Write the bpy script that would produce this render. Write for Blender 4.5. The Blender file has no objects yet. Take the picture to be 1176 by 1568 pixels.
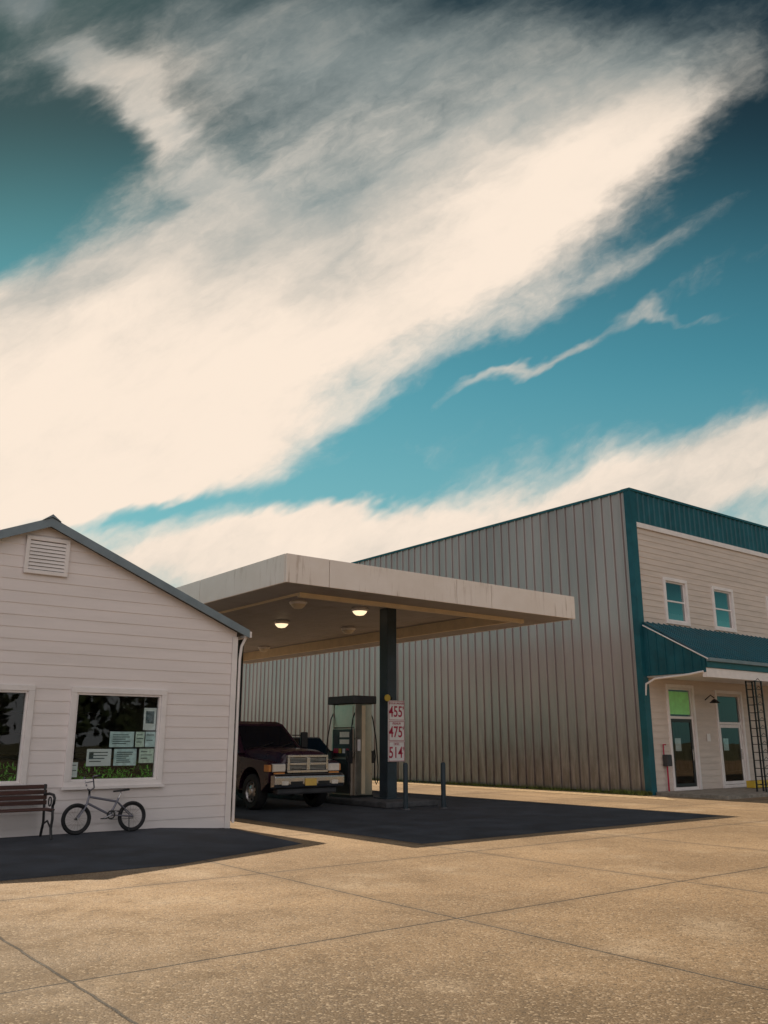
import bpy, bmesh, math, random
from mathutils import Vector, Matrix, Euler
random.seed(7)
scene = bpy.context.scene
COL = scene.collection

# ------------------------------------------------------------------ materials
def newmat(name):
    m = bpy.data.materials.new(name); m.use_nodes = True
    nt = m.node_tree; nt.nodes.clear()
    out = nt.nodes.new('ShaderNodeOutputMaterial')
    return m, nt, out
class NT:
    def __init__(s, nt): s.nt = nt
    def n(s, t, **k):
        nd = s.nt.nodes.new(t)
        for a, b in k.items(): setattr(nd, a, b)
        return nd
    def put(s, inp, v):
        if isinstance(v, bpy.types.NodeSocket): s.nt.links.new(v, inp)
        elif v is not None:
            if hasattr(inp.default_value, '__len__') and not hasattr(v, '__len__'): v = [v]*len(inp.default_value)
            inp.default_value = v
    def M(s, op, a, b=None, c=None, clamp=False):
        nd = s.n('ShaderNodeMath', operation=op, use_clamp=clamp)
        s.put(nd.inputs[0], a)
        if b is not None: s.put(nd.inputs[1], b)
        if c is not None: s.put(nd.inputs[2], c)
        return nd.outputs[0]
    def V(s, op, a, b=None, scale=None):
        nd = s.n('ShaderNodeVectorMath', operation=op)
        s.put(nd.inputs[0], a)
        if b is not None: s.put(nd.inputs[1], b)
        if scale is not None: s.put(nd.inputs['Scale'], scale)
        return nd.outputs['Value'] if op in ('DOT_PRODUCT', 'LENGTH') else nd.outputs['Vector']
    def noise(s, vec, scale, detail=4, rough=.5, dist=0, color=False):
        nd = s.n('ShaderNodeTexNoise')
        if vec is not None: s.put(nd.inputs['Vector'], vec)
        nd.inputs['Scale'].default_value = scale; nd.inputs['Detail'].default_value = detail
        nd.inputs['Roughness'].default_value = rough; nd.inputs['Distortion'].default_value = dist
        return nd.outputs['Color'] if color else nd.outputs['Fac']
    def ss(s, v, lo, hi, a=0., b=1.):
        nd = s.n('ShaderNodeMapRange', interpolation_type='SMOOTHSTEP')
        s.put(nd.inputs['Value'], v)
        nd.inputs['From Min'].default_value = lo; nd.inputs['From Max'].default_value = hi
        nd.inputs['To Min'].default_value = a; nd.inputs['To Max'].default_value = b
        return nd.outputs['Result']
    def mix(s, f, a, b, blend='MIX'):
        nd = s.n('ShaderNodeMix', data_type='RGBA', blend_type=blend)
        s.put(nd.inputs[0], f)
        def c(v): return tuple(v)+(1,) if (not isinstance(v, bpy.types.NodeSocket) and len(v) == 3) else v
        s.put(nd.inputs[6], c(a)); s.put(nd.inputs[7], c(b))
        return nd.outputs[2]
    def mapping(s, vec, loc=(0,0,0), rot=(0,0,0), scale=(1,1,1), vt='POINT'):
        nd = s.n('ShaderNodeMapping', vector_type=vt)
        s.put(nd.inputs['Vector'], vec)
        nd.inputs['Location'].default_value = loc; nd.inputs['Rotation'].default_value = rot; nd.inputs['Scale'].default_value = scale
        return nd.outputs[0]

def mat(name, col, rough=.6, metal=0., var=.15, vs=3., bump=0., bs=40., coat=0., stretch=(1,1,1), spec=.5, dirt=None, dirtamt=.0, dirtscale=1.0):
    m, nt, out = newmat(name); N = NT(nt)
    b = N.n('ShaderNodeBsdfPrincipled'); nt.links.new(b.outputs[0], out.inputs[0])
    co = N.n('ShaderNodeTexCoord').outputs['Object']
    if stretch != (1,1,1): co = N.mapping(co, scale=stretch)
    f = N.noise(co, vs, 3, .6)
    lo = tuple(c*(1-var) for c in col); hi = tuple(min(1, c*(1+var)) for c in col)
    c = N.mix(N.ss(f, .3, .7), lo, hi)
    if dirt is not None:
        d = N.ss(N.noise(co, dirtscale, 5, .7), .45, .75, 0, dirtamt)
        c = N.mix(d, c, dirt)
    nt.links.new(c, b.inputs['Base Color'])
    b.inputs['Metallic'].default_value = metal
    N.put(b.inputs['Roughness'], N.ss(f, .2, .8, max(0, rough-.06), min(1, rough+.06)))
    b.inputs['Specular IOR Level'].default_value = spec
    b.inputs['Coat Weight'].default_value = coat
    if bump > 0:
        bn = N.n('ShaderNodeBump'); bn.inputs['Strength'].default_value = bump; bn.inputs['Distance'].default_value = .01
        nt.links.new(N.noise(co, bs, 4, .6), bn.inputs['Height']); nt.links.new(bn.outputs[0], b.inputs['Normal'])
    return m
def emis(name, col, st):
    m, nt, out = newmat(name); e = nt.nodes.new('ShaderNodeEmission')
    e.inputs[0].default_value = (*col, 1); e.inputs[1].default_value = st
    nt.links.new(e.outputs[0], out.inputs[0]); return m
def glassmat(name, tint=(.8,.85,.85), refl=.06, ior=1.5):
    m, nt, out = newmat(name); N = NT(nt)
    t = N.n('ShaderNodeBsdfTransparent'); t.inputs[0].default_value = (*tint, 1)
    g = N.n('ShaderNodeBsdfGlossy'); g.inputs['Roughness'].default_value = .01
    bn = N.n('ShaderNodeBump'); bn.inputs['Strength'].default_value = .06; bn.inputs['Distance'].default_value = .02
    nt.links.new(N.noise(N.n('ShaderNodeTexCoord').outputs['Object'], 1.7, 1), bn.inputs['Height']); nt.links.new(bn.outputs[0], g.inputs['Normal'])
    fr = N.n('ShaderNodeFresnel'); fr.inputs[0].default_value = ior
    f = N.M('ADD', fr.outputs[0], refl, clamp=True)
    mx = N.n('ShaderNodeMixShader'); nt.links.new(f, mx.inputs[0]); nt.links.new(t.outputs[0], mx.inputs[1]); nt.links.new(g.outputs[0], mx.inputs[2])
    nt.links.new(mx.outputs[0], out.inputs[0]); return m

m_white = mat('white_clapboard_paint', (.86,.79,.77), .55, var=.03, vs=1.5, stretch=(.4,1,3), dirt=(.56,.50,.46), dirtamt=.2, dirtscale=1.3)
m_trim = mat('white_trim_paint', (.85,.80,.78), .5, var=.05)
m_cream = mat('cream_siding_paint', (.68,.59,.52), .6, var=.06, stretch=(.4,1,3), dirt=(.40,.36,.3), dirtamt=.25)
m_rakemetal = mat('grey_roof_trim', (.20,.25,.28), .45, .2, var=.12)
m_shingle = mat('grey_shingles', (.09,.095,.10), .9, var=.3, vs=12, bump=.6, bs=60)
m_teal = mat('teal_painted_steel', (.008,.095,.125), .42, .0, var=.18, vs=2)
m_tealdk = mat('dark_teal_column_paint', (.028,.045,.058), .55, var=.2)
m_soffit = mat('canopy_ceiling_panel', (.34,.32,.33), .55, var=.10, vs=1.5, dirt=(.17,.15,.14), dirtamt=.5)
m_creamtrim = mat('cream_trim', (.80,.64,.44), .5, var=.06)
m_dark = mat('dark_rubber', (.015,.015,.017), .7, var=.3)
m_black = mat('black_painted_metal', (.015,.015,.017), .4, var=.2)
m_chrome = mat('chrome', (.58,.58,.59), .20, 1., var=.03)
m_alu = mat('brushed_aluminium', (.50,.44,.38), .32, .9, var=.1)
m_steel = mat('bright_wheel_steel', (.52,.52,.52), .30, .8, var=.1)
m_truck = mat('dark_plum_car_paint', (.028,.007,.022), .30, 0., var=.1, coat=.4)
m_suv = mat('dark_grey_car_paint', (.02,.022,.026), .3, 0., var=.1, coat=.3)
m_plastic = mat('grey_plastic', (.05,.05,.055), .6, var=.2)
m_amber = mat('amber_lens', (.75,.30,.08), .3, var=.1)
m_lens = mat('headlight_lens', (.82,.74,.64), .25, 0, var=.1)
m_plate = mat('licence_plate_yellow', (.80,.52,.12), .5)
m_wood = mat('red_brown_bench_slat', (.07,.028,.022), .55, var=.3, vs=8, stretch=(.3,4,4), bump=.2)
m_concrete_k = mat('kerb_concrete', (.28,.25,.21), .85, var=.25, vs=6, bump=.4)
m_island = mat('island_concrete', (.08,.08,.085), .85, var=.3, vs=4, bump=.4)
m_signw = mat('sign_white', (.82,.78,.76), .4, var=.04)
m_red = mat('sign_red', (.42,.01,.05), .5, var=.05)
m_bikegrey = mat('bike_frame_silver', (.20,.20,.24), .35, .4, var=.08)
m_glass = glassmat('shop_window_glass', refl=.02)
m_glassr = glassmat('reflective_window_glass', (.4,.45,.48), .42)
m_carglass = mat('car_window_glass', (.006,.008,.014), .05, 0, var=.1, spec=.45)
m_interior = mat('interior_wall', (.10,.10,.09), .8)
m_shelf = mat('interior_shelf', (.12,.08,.05), .7, var=.4)
m_leaf = mat('indoor_plant_leaf', (.20,.60,.08), .5, var=.5, vs=14)
m_poster = [mat('poster_paper_a', (.80,.85,.83), .6, var=.05), mat('poster_paper_b', (.62,.80,.78), .6, var=.2, vs=9), mat('poster_paper_c', (.66,.82,.68), .6, var=.25, vs=12)]
m_ink = mat('poster_ink', (.05,.09,.10), .6, var=.5, vs=20)
m_greenlit = mat('green_transom_sign', (.35,.90,.30), .5, var=.1)
m_blind = mat('window_blind', (.65,.64,.62), .6, var=.05)
m_yellow = mat('yellow_paint', (.65,.45,.05), .5, var=.15)

# --- ribbed metal wall
def wallmetal():
    m, nt, out = newmat('ribbed_steel_cladding'); N = NT(nt)
    b = N.n('ShaderNodeBsdfPrincipled'); nt.links.new(b.outputs[0], out.inputs[0])
    co = N.n('ShaderNodeTexCoord').outputs['Object']
    f = N.noise(N.mapping(co, scale=(1,.8,.15)), 1.2, 4, .55)
    c = N.mix(N.ss(f, .3, .7), (.46,.41,.40), (.55,.495,.48))
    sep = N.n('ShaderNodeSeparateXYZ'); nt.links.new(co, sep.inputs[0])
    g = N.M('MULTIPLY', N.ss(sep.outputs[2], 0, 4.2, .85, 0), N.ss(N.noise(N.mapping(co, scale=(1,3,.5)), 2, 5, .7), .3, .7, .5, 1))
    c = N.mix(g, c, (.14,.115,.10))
    nt.links.new(c, b.inputs['Base Color'])
    b.inputs['Metallic'].default_value = .45
    N.put(b.inputs['Roughness'], N.ss(f, .2, .8, .32, .44))
    bn = N.n('ShaderNodeBump'); bn.inputs['Strength'].default_value = .15; bn.inputs['Distance'].default_value = .02
    nt.links.new(N.noise(N.mapping(co, scale=(1,2,.5)), 1.5, 2), bn.inputs['Height']); nt.links.new(bn.outputs[0], b.inputs['Normal'])
    return m
m_rib = wallmetal()

# --- canopy fascia: cream painted panel with rust runs
def fasciamat():
    m, nt, out = newmat('canopy_fascia_paint'); N = NT(nt)
    b = N.n('ShaderNodeBsdfPrincipled'); nt.links.new(b.outputs[0], out.inputs[0])
    co = N.n('ShaderNodeTexCoord').outputs['Object']
    f = N.noise(co, 1.3, 4, .6)
    c = N.mix(N.ss(f, .3, .7), (.84,.75,.67), (.90,.82,.75))
    st = N.noise(N.mapping(co, scale=(9,9,.8)), 1.0, 5, .7)
    lg = N.noise(co, .8, 3, .5)
    fac = N.M('MULTIPLY', N.ss(st, .52, .72), N.ss(lg, .42, .62, 0, .6))
    c = N.mix(fac, c, (.30,.18,.10))
    nt.links.new(c, b.inputs['Base Color']); b.inputs['Roughness'].default_value = .5
    return m
m_fascia = fasciamat()

# --- exposed-aggregate concrete
def concretemat():
    m, nt, out = newmat('exposed_aggregate_concrete'); N = NT(nt)
    b = N.n('ShaderNodeBsdfPrincipled'); nt.links.new(b.outputs[0], out.inputs[0])
    co = N.n('ShaderNodeTexCoord').outputs['Object']
    sep = N.n('ShaderNodeSeparateXYZ'); nt.links.new(co, sep.inputs[0])
    big = N.noise(co, .35, 4, .6); mid = N.noise(co, 1.6, 5, .65)
    c = N.mix(N.ss(big, .32, .68), (.25,.165,.090), (.40,.275,.160))
    cx = N.M('FLOOR', N.M('DIVIDE', N.M('SUBTRACT', sep.outputs[0], 5.94), 3.6)); cy = N.M('FLOOR', N.M('DIVIDE', N.M('SUBTRACT', sep.outputs[1], 6.49), 3.6))
    wn = N.n('ShaderNodeTexWhiteNoise', noise_dimensions='1D'); nt.links.new(N.M('ADD', N.M('MULTIPLY', cx, 3.7), N.M('MULTIPLY', cy, 11.3)), wn.inputs['W'])
    c = N.mix(N.M('MULTIPLY', wn.outputs[0], .28), c, (.17,.115,.065))
    # foreground colour darkened towards the viewer, imitating lens vignetting
    c = N.mix(N.M('MULTIPLY', N.ss(N.M('ADD', N.M('ADD', sep.outputs[0], sep.outputs[1]), N.M('MULTIPLY', big, 3)), 8, 17, .88, 0), N.ss(mid, .3, .6, .75, 1)), c, (.095,.066,.036))
    c = N.mix(N.ss(mid, .5, .75, 0, .5), c, (.14,.095,.055))
    pale = N.ss(N.noise(N.mapping(co, loc=(3,9,0)), .7, 5, .6), .54, .74, 0, .5)
    c = N.mix(pale, c, (.46,.37,.27))
    vo = N.n('ShaderNodeTexVoronoi'); vo.inputs['Scale'].default_value = 60; nt.links.new(co, vo.inputs['Vector'])
    sepc = N.n('ShaderNodeSeparateColor'); nt.links.new(vo.outputs['Color'], sepc.inputs[0])
    c = N.mix(N.ss(sepc.outputs[0], .6, 1, 0, .65), c, (.05,.036,.024))
    c = N.mix(N.ss(sepc.outputs[1], .78, 1, 0, .5), c, (.56,.46,.34))
    wob = N.M('MULTIPLY', N.M('SUBTRACT', N.noise(co, 2.5, 4, .7), .5), .05)
    dx = N.M('PINGPONG', N.M('ADD', N.M('SUBTRACT', sep.outputs[0], 5.94), wob), 1.8)
    dy = N.M('PINGPONG', N.M('ADD', N.M('SUBTRACT', sep.outputs[1], 6.49), wob), 1.8)
    dm = N.M('MINIMUM', dx, dy)
    joint = N.ss(dm, .004, .018, 1, 0)
    edge = N.ss(dm, .0, .22, .3, 0)
    c = N.mix(edge, c, (.14,.10,.065)); c = N.mix(joint, c, (.025,.022,.02))
    nt.links.new(c, b.inputs['Base Color'])
    N.put(b.inputs['Roughness'], N.ss(mid, .3, .7, .6, .8))
    h = N.M('ADD', N.M('MULTIPLY', vo.outputs['Distance'], -.8), N.M('MULTIPLY', mid, 1.2))
    h = N.M('SUBTRACT', h, N.M('MULTIPLY', joint, 1.5))
    bn = N.n('ShaderNodeBump'); bn.inputs['Strength'].default_value = .6; bn.inputs['Distance'].default_value = .01
    nt.links.new(h, bn.inputs['Height']); nt.links.new(bn.outputs[0], b.inputs['Normal'])
    return m
m_conc = concretemat()
m_shade = mat('shade_dark_ground', (.046,.054,.068), .82, var=.35, vs=1.2, bump=.6, bs=90, dirt=(.026,.028,.032), dirtamt=.6, dirtscale=.8)  # dark ground colour standing in for cast shade on the concrete
m_gravel = mat('sandy_gravel', (.42,.31,.19), .9, var=.4, vs=7, bump=1., bs=40)
m_soil = mat('dry_grass_ground', (.10,.10,.05), .95, var=.4, vs=.5)
m_fol = mat('tree_foliage', (.045,.075,.028), .8, var=.5, vs=.8)
m_bark = mat('bark', (.07,.05,.035), .9, var=.3)
m_grass = mat('grass_blades', (.14,.17,.035), .8, var=.5, vs=4)

# ------------------------------------------------------------------ mesh helpers
def root(name, loc=(0,0,0), local=False, rotz=0):
    e = bpy.data.objects.new(name, None); COL.objects.link(e); e.location = loc; e.empty_display_size = .3
    e.rotation_euler = (0,0,rotz); e['local'] = local; return e
def attach(ob, parent):
    if parent is not None:
        ob.parent = parent
        if not parent['local']: ob.matrix_parent_inverse = Matrix.Translation(-Vector(parent.location))
def mk(name, verts, faces, m, parent=None, smooth=False, bevel=0, seg=2):
    me = bpy.data.meshes.new(name); me.from_pydata([tuple(v) for v in verts], [], faces); me.update()
    bm = bmesh.new(); bm.from_mesh(me); bmesh.ops.recalc_face_normals(bm, faces=bm.faces); bm.to_mesh(me); bm.free()
    if isinstance(m, (list, tuple)):
        for q in m: me.materials.append(q)
    else: me.materials.append(m)
    ob = bpy.data.objects.new(name, me); COL.objects.link(ob)
    if smooth:
        for p in me.polygons: p.use_smooth = True
    if bevel > 0:
        b = ob.modifiers.new('bevel', 'BEVEL'); b.width = bevel; b.segments = seg; b.limit_method = 'ANGLE'; b.angle_limit = math.radians(35)
    attach(ob, parent); return ob
BF = [(0,3,2,1),(4,5,6,7),(0,1,5,4),(1,2,6,5),(2,3,7,6),(3,0,4,7)]
def bverts(x0,x1,y0,y1,z0,z1): return [(x0,y0,z0),(x1,y0,z0),(x1,y1,z0),(x0,y1,z0),(x0,y0,z1),(x1,y0,z1),(x1,y1,z1),(x0,y1,z1)]
def box(name,x0,x1,y0,y1,z0,z1,m,parent=None,bevel=0,seg=2): return mk(name, bverts(x0,x1,y0,y1,z0,z1), BF, m, parent, bevel=bevel, seg=seg)
def boxes(name, L, m, parent=None, bevel=0):
    V=[];F=[]
    for b in L:
        o=len(V); V+=bverts(*b); F+=[tuple(i+o for i in f) for f in BF]
    return mk(name,V,F,m,parent,bevel=bevel)
def prismX(name, prof, x0, x1, m, parent=None, bevel=0, seg=2, smooth=False):   # prof (y,z)
    n=len(prof); V=[(x0,y,z) for y,z in prof]+[(x1,y,z) for y,z in prof]
    F=[tuple(range(n)), tuple(range(2*n-1,n-1,-1))]+[(i,(i+1)%n,(i+1)%n+n,i+n) for i in range(n)]
    return mk(name,V,F,m,parent,bevel=bevel,seg=seg,smooth=smooth)
def prismY(name, prof, y0, y1, m, parent=None, bevel=0):   # prof (x,z)
    n=len(prof); V=[(x,y0,z) for x,z in prof]+[(x,y1,z) for x,z in prof]
    F=[tuple(range(n)), tuple(range(2*n-1,n-1,-1))]+[(i,(i+1)%n,(i+1)%n+n,i+n) for i in range(n)]
    return mk(name,V,F,m,parent,bevel=bevel)
def tube(name, pts, r, m, parent=None, cyclic=False, res=4):
    c = bpy.data.curves.new(name, 'CURVE'); c.dimensions='3D'; c.bevel_depth=r; c.bevel_resolution=res; c.use_fill_caps=True
    s = c.splines.new('POLY'); s.points.add(len(pts)-1)
    for p,q in zip(s.points, pts): p.co=(*q,1)
    s.use_cyclic_u=cyclic; c.materials.append(m)
    ob = bpy.data.objects.new(name,c); COL.objects.link(ob); attach(ob,parent); return ob
def lathe(name, prof, center, axis, m, parent=None, n=40):   # prof (r, a)
    V=[];F=[];k=len(prof)
    for i in range(n):
        t=2*math.pi*i/n
        for r,a in prof:
            c,s=r*math.cos(t),r*math.sin(t)
            v={'X':(a,c,s),'Y':(c,a,s),'Z':(c,s,a)}[axis]
            V.append(tuple(v[j]+center[j] for j in range(3)))
    for i in range(n):
        for j in range(k-1):
            F.append((i*k+j,i*k+j+1,((i+1)%n)*k+j+1,((i+1)%n)*k+j))
    ob=mk(name,V,F,m,parent)
    for p in ob.data.polygons: p.use_smooth=True
    e=ob.modifiers.new('es','EDGE_SPLIT'); e.split_angle=math.radians(35)
    return ob
def text(name, s, x, y, z, size, m, parent=None, squash=1.0, bold=0.0):
    c = bpy.data.curves.new(name,'FONT'); c.body=s; c.size=size; c.align_x='CENTER'; c.align_y='CENTER'; c.extrude=.002; c.offset=bold
    c.materials.append(m); ob=bpy.data.objects.new(name,c); COL.objects.link(ob)
    ob.location=(x,y,z); ob.rotation_euler=(math.pi/2,0,0); ob.scale=(squash,1,1); attach(ob,parent); return ob
def clap(name, xa, xb, z0, z1, c, y, holes, m, parent, lip=.016):
    V=[];F=[]; z=z0
    while z<z1-1e-4:
        zt=min(z+c,z1); zm=(z+zt)/2
        hs=sorted([h for h in holes if h[2]<zm<h[3]])
        segs=[]; cur=(xa(z),xa(zt))
        for h in hs:
            segs.append((cur,(h[0],h[0]))); cur=(h[1],h[1])
        segs.append((cur,(xb(z),xb(zt))))
        for (l0,l1),(r0,r1) in segs:
            if r0<=l0: continue
            o=len(V); V+=[(l0,y,z),(l0,y-lip,z),(r0,y-lip,z),(r0,y,z),(l1,y-.005,zt),(r1,y-.005,zt)]
            F+=[(o,o+1,o+2,o+3),(o+1,o+2,o+5,o+4)]
        z=zt
    return mk(name,V,F,m,parent)
def wallholes(name,x0,x1,z0,z1,y0,y1,holes,m,parent):
    xs=sorted({x0,x1,*[h[0] for h in holes],*[h[1] for h in holes]}); L=[]
    for a,b in zip(xs,xs[1:]):
        hs=sorted([(h[2],h[3]) for h in holes if h[0]<=a+1e-6 and h[1]>=b-1e-6]); cur=z0
        for p,q in hs:
            if p>cur: L.append((a,b,y0,y1,cur,p))
            cur=max(cur,q)
        if cur<z1: L.append((a,b,y0,y1,cur,z1))
    return boxes(name,L,m,parent)
def wframe(name,x0,x1,z0,z1,y0,y1,w,m,parent):
    return boxes(name,[(x0,x1,y0,y1,z0,z0+w),(x0,x1,y0,y1,z1-w,z1),(x0,x0+w,y0,y1,z0+w,z1-w),(x1-w,x1,y0,y1,z0+w,z1-w)],m,parent,bevel=.006)

# ------------------------------------------------------------------ ground
mk('ground', [(-600,-600,-.02),(600,-600,-.02),(600,600,-.02),(-600,600,-.02)], [(0,1,2,3)], m_soil)
mk('concrete_lot', [(-45,-45,0),(70,-45,0),(70,70,0),(-45,70,0)], [(0,1,2,3)], m_conc)
mk('canopy_shade_sheet', [(9.6,11.3,.004),(18.35,11.3,.004),(18.35,45,.004),(9.6,45,.004)], [(0,1,2,3)], m_shade)  # canopy shadow painted as a dark sheet just inside its edge
mk('store_shade_ramp', [(-20,11.45,.004),(5.4,11.45,.004),(8.1,12.5,.004),(8.42,15.56,.004),(-20,15.56,.10),(-20,14.6,.09),(7.0,14.9,.08),(7.0,15.56,.09),(-20,13,.05),(6.2,13,.04)],  # slight ramp, coloured dark to deepen the store's cast shadow
   [(0,1,9,8),(1,2,9),(8,9,6,5),(9,2,6),(2,3,6),(6,3,7),(5,6,7,4)], m_shade)
mk('gravel_strip', [(22.0,14.9,.008),(23.5,16.4,.008),(23.5,60,.008),(22.3,60,.008),(22.1,30,.008)], [(0,1,2,3,4)], m_gravel)

# ------------------------------------------------------------------ white store
ST = root('white_clapboard_store', (4.5,20,0))
Yw=15.54; XL,XR=.62,8.38; AX=4.5; AZ=5.44; SL=.417
zr=lambda x: AZ-.11-SL*abs(x-AX)
W1=(5.27,6.85,.93,2.43); W0=(2.87,4.45,.93,2.43)
wallholes('front_wall',XL,XR,-.1,3.6,Yw,Yw+.15,[W1,W0],m_trim,ST)
prismY('gable_wall',[(XL,3.601),(XR,3.601),(XR,zr(XR)),(AX,zr(AX)),(XL,zr(XL))],Yw,Yw+.15,m_trim,ST)
def xa(z): return XL if z<=zr(XL) else AX-(zr(AX)-z)/SL
def xb(z): return XR if z<=zr(XR) else AX+(zr(AX)-z)/SL
clap('clapboard_siding',xa,xb,.02,AZ-.13,.205,Yw-.001,[W1,W0],m_white,ST)
box('side_wall_east',XR-.15,XR,Yw+.151,27,-.1,3.7,m_white,ST); box('side_wall_west',XL,XL+.15,Yw+.151,27,-.1,3.7,m_white,ST)
wallholes('back_wall',XL+.151,XR-.151,-.1,3.7,26.85,27,[],m_white,ST)
prismY('back_gable',[(XL,3.701),(XR,3.701),(AX,zr(AX))],26.85,27,m_white,ST)
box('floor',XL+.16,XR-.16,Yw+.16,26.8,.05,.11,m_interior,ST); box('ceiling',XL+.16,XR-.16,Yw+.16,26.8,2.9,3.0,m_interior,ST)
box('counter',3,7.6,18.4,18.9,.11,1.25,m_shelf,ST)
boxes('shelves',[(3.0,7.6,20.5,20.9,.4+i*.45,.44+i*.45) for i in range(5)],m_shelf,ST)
for s,nm in ((1,'roof_slope_east'),(-1,'roof_slope_west')):
    ex=AX+s*4.06; ez=AZ-SL*4.06
    prismY(nm,[(AX,AZ),(ex,ez),(ex,ez-.10),(AX,AZ-.105)],Yw-.16,27.2,m_shingle,ST)
    prismY(nm+'_rake_board',[(AX,AZ+.012),(ex+.012*s,ez+.012),(ex+.012*s,ez-.14),(AX,AZ-.15)],Yw-.19,Yw-.161,m_rakemetal,ST)
prismY('ridge_cap',[(AX-.16,AZ-.05),(AX,AZ+.07),(AX+.16,AZ-.05),(AX,AZ+.02)],Yw-.22,27.2,m_rakemetal,ST)
box('corner_board_east',XR-.10,XR+.012,Yw-.036,Yw-.028,.0,3.62,m_trim,ST); box('corner_board_side',XR+.001,XR+.02,Yw-.028,Yw+.1,0,3.62,m_trim,ST)
prismX('eave_gutter',[(Yw-.15,3.62),(27.1,3.62),(27.1,3.74),(Yw-.15,3.74)],8.52,8.64,m_trim,ST)
tube('downspout',[(8.56,Yw-.05,3.62),(8.50,Yw+.0,3.45),(8.47,Yw+.0,3.2),(8.47,Yw+.0,.1)],.03,m_trim,ST)
for i,W in enumerate((W1,W0)):
    x0,x1,z0,z1=W
    wframe('window_casing_%d'%i,x0-.10,x1+.10,z0-.10,z1+.10,Yw-.055,Yw+.0-.001,.10,m_trim,ST)
    wframe('window_sash_%d'%i,x0,x1,z0,z1,Yw-.03,Yw+.06,.035,m_trim,ST)
    box('window_sill_%d'%i,x0-.14,x1+.14,Yw-.09,Yw-.056,z0-.13,z0-.08,m_trim,ST)
    mk('window_glass_%d'%i,[(x0,Yw+.03,z0),(x1,Yw+.03,z0),(x1,Yw+.03,z1),(x0,Yw+.03,z1)],[(0,1,2,3)],m_glass,ST)
def poster(x0,x1,z0,z1,k,ink=3):
    y=Yw+.045; box('poster',x0,x1,y,y+.003,z0,z1,m_poster[k],ST); L=[]
    w=x1-x0;h=z1-z0
    for i in range(ink):
        zz=z1-h*(.18+.7*i/ink); L.append((x0+w*.12,x1-w*(.12+.35*random.random()),y-.003,y-.001,zz-h*.05,zz))
    if L: boxes('poster_print',L,m_ink,ST)
poster(6.56,6.80,1.80,2.20,0,0); box('poster_photo',6.60,6.76,Yw+.041,Yw+.043,1.92,2.14,m_ink,ST)
poster(5.95,6.40,1.50,1.77,1,5); poster(6.43,6.60,1.50,1.77,2,3); poster(6.62,6.81,1.50,1.77,1,2)
poster(5.56,6.0,1.18,1.47,0,4); box('poster_logo',5.60,5.68,Yw+.041,Yw+.043,1.30,1.42,m_ink,ST)
poster(6.05,6.47,1.18,1.47,1,6); poster(6.52,6.8,1.22,1.47,2,3); poster(5.3,5.42,1.0,1.25,0,2)
V=[];F=[]
for i in range(900):
    w=random.choice((W1,W0)); x=random.uniform(w[0]+.04,w[1]-.04); y=random.uniform(Yw+.055,Yw+.20); z=w[2]+.02+random.random()**1.4*(.14+.18*abs(math.sin(x*4.1)))
    a=random.random()*6.3; l=random.uniform(.02,.05); d=Vector((math.cos(a)*l,math.sin(a)*l*.6,random.uniform(-.02,.06))); q=Vector((-d.y,d.x,.01))*.45
    c=Vector((x,y,z)); o=len(V); V+=[c-d,c+q,c+d,c-q]; F.append((o,o+1,o+2,o+3))
mk('sill_plants',V,F,m_leaf,ST)
box('sill_shelf',W0[0],W1[1],Yw+.16,Yw+.5,W1[2]-.06,W1[2]-.02,m_shelf,ST)
wframe('vent_frame',4.14,4.90,4.44,5.11,Yw-.07,Yw-.03,.07,m_trim,ST)
box('vent_backing',4.21,4.83,Yw-.036,Yw-.029,4.51,5.04,m_plastic,ST)
for i in range(8):
    z=4.52+i*.064
    prismX('vent_louvre',[(Yw-.066,z),(Yw-.060,z),(Yw-.037,z+.058),(Yw-.043,z+.058)],4.21,4.83,m_trim,ST)

# ------------------------------------------------------------------ metal warehouse with shop front
MB = root('metal_warehouse_building', (34,35,0))
WX=23.5; FY=16.8; TOP=9.76; XE=46
def ribs(name, a0, a1, pitch, rib, z0, z1, plane, axis, m, parent, rw=.09, groove=0):
    V=[];F=[];pts=[];a=a0
    while a<a1:
        pts+=[(a,0),(a+pitch-rw-.03,0)]
        if groove: pts+=[(a+pitch-rw-.028,-groove),(a+pitch-rw-.002,-groove)]
        pts+=[(a+pitch-rw,rib),(a+pitch-rw*.35,rib)]
        a+=pitch
    pts.append((a1,0))
    for t,o in pts:
        if axis=='Y': V+=[(plane-o,t,z0),(plane-o,t,z1)]
        else: V+=[(t,plane-o,z0),(t,plane-o,z1)]
    for i in range(len(pts)-1): F.append((2*i,2*i+2,2*i+3,2*i+1))
    return mk(name,V,F,m,parent)
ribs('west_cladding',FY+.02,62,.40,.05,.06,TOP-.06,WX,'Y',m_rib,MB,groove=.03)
box('west_wall_core',WX+.04,WX+.2,FY+.2,62,0,TOP-.1,m_plastic,MB)
box('west_base_flashing',WX-.06,WX-.002,FY+.05,62,.0,.07,m_black,MB)
box('north_wall',WX,XE,62,62.2,0,TOP-.1,m_rib,MB); box('east_wall',XE,XE+.2,FY,62,0,TOP-.1,m_rib,MB)
box('roof',WX+.2,XE,FY+.2,62,9.1,9.2,m_rakemetal,MB)
box('parapet_cap_west',WX-.07,WX+.25,FY+.251,62.2,TOP-.06,TOP+.02,m_teal,MB)
box('parapet_cap_front',WX-.08,XE+.2,FY-.10,FY+.25,TOP-.05,TOP+.03,m_teal,MB)
box('corner_trim_front',WX-.06,WX+.22,FY-.07,FY-.0,0,TOP-.051,m_teal,MB); box('corner_trim_side',WX-.061,WX-.001,FY+.001,FY+.16,0,TOP-.061,m_teal,MB)
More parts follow.
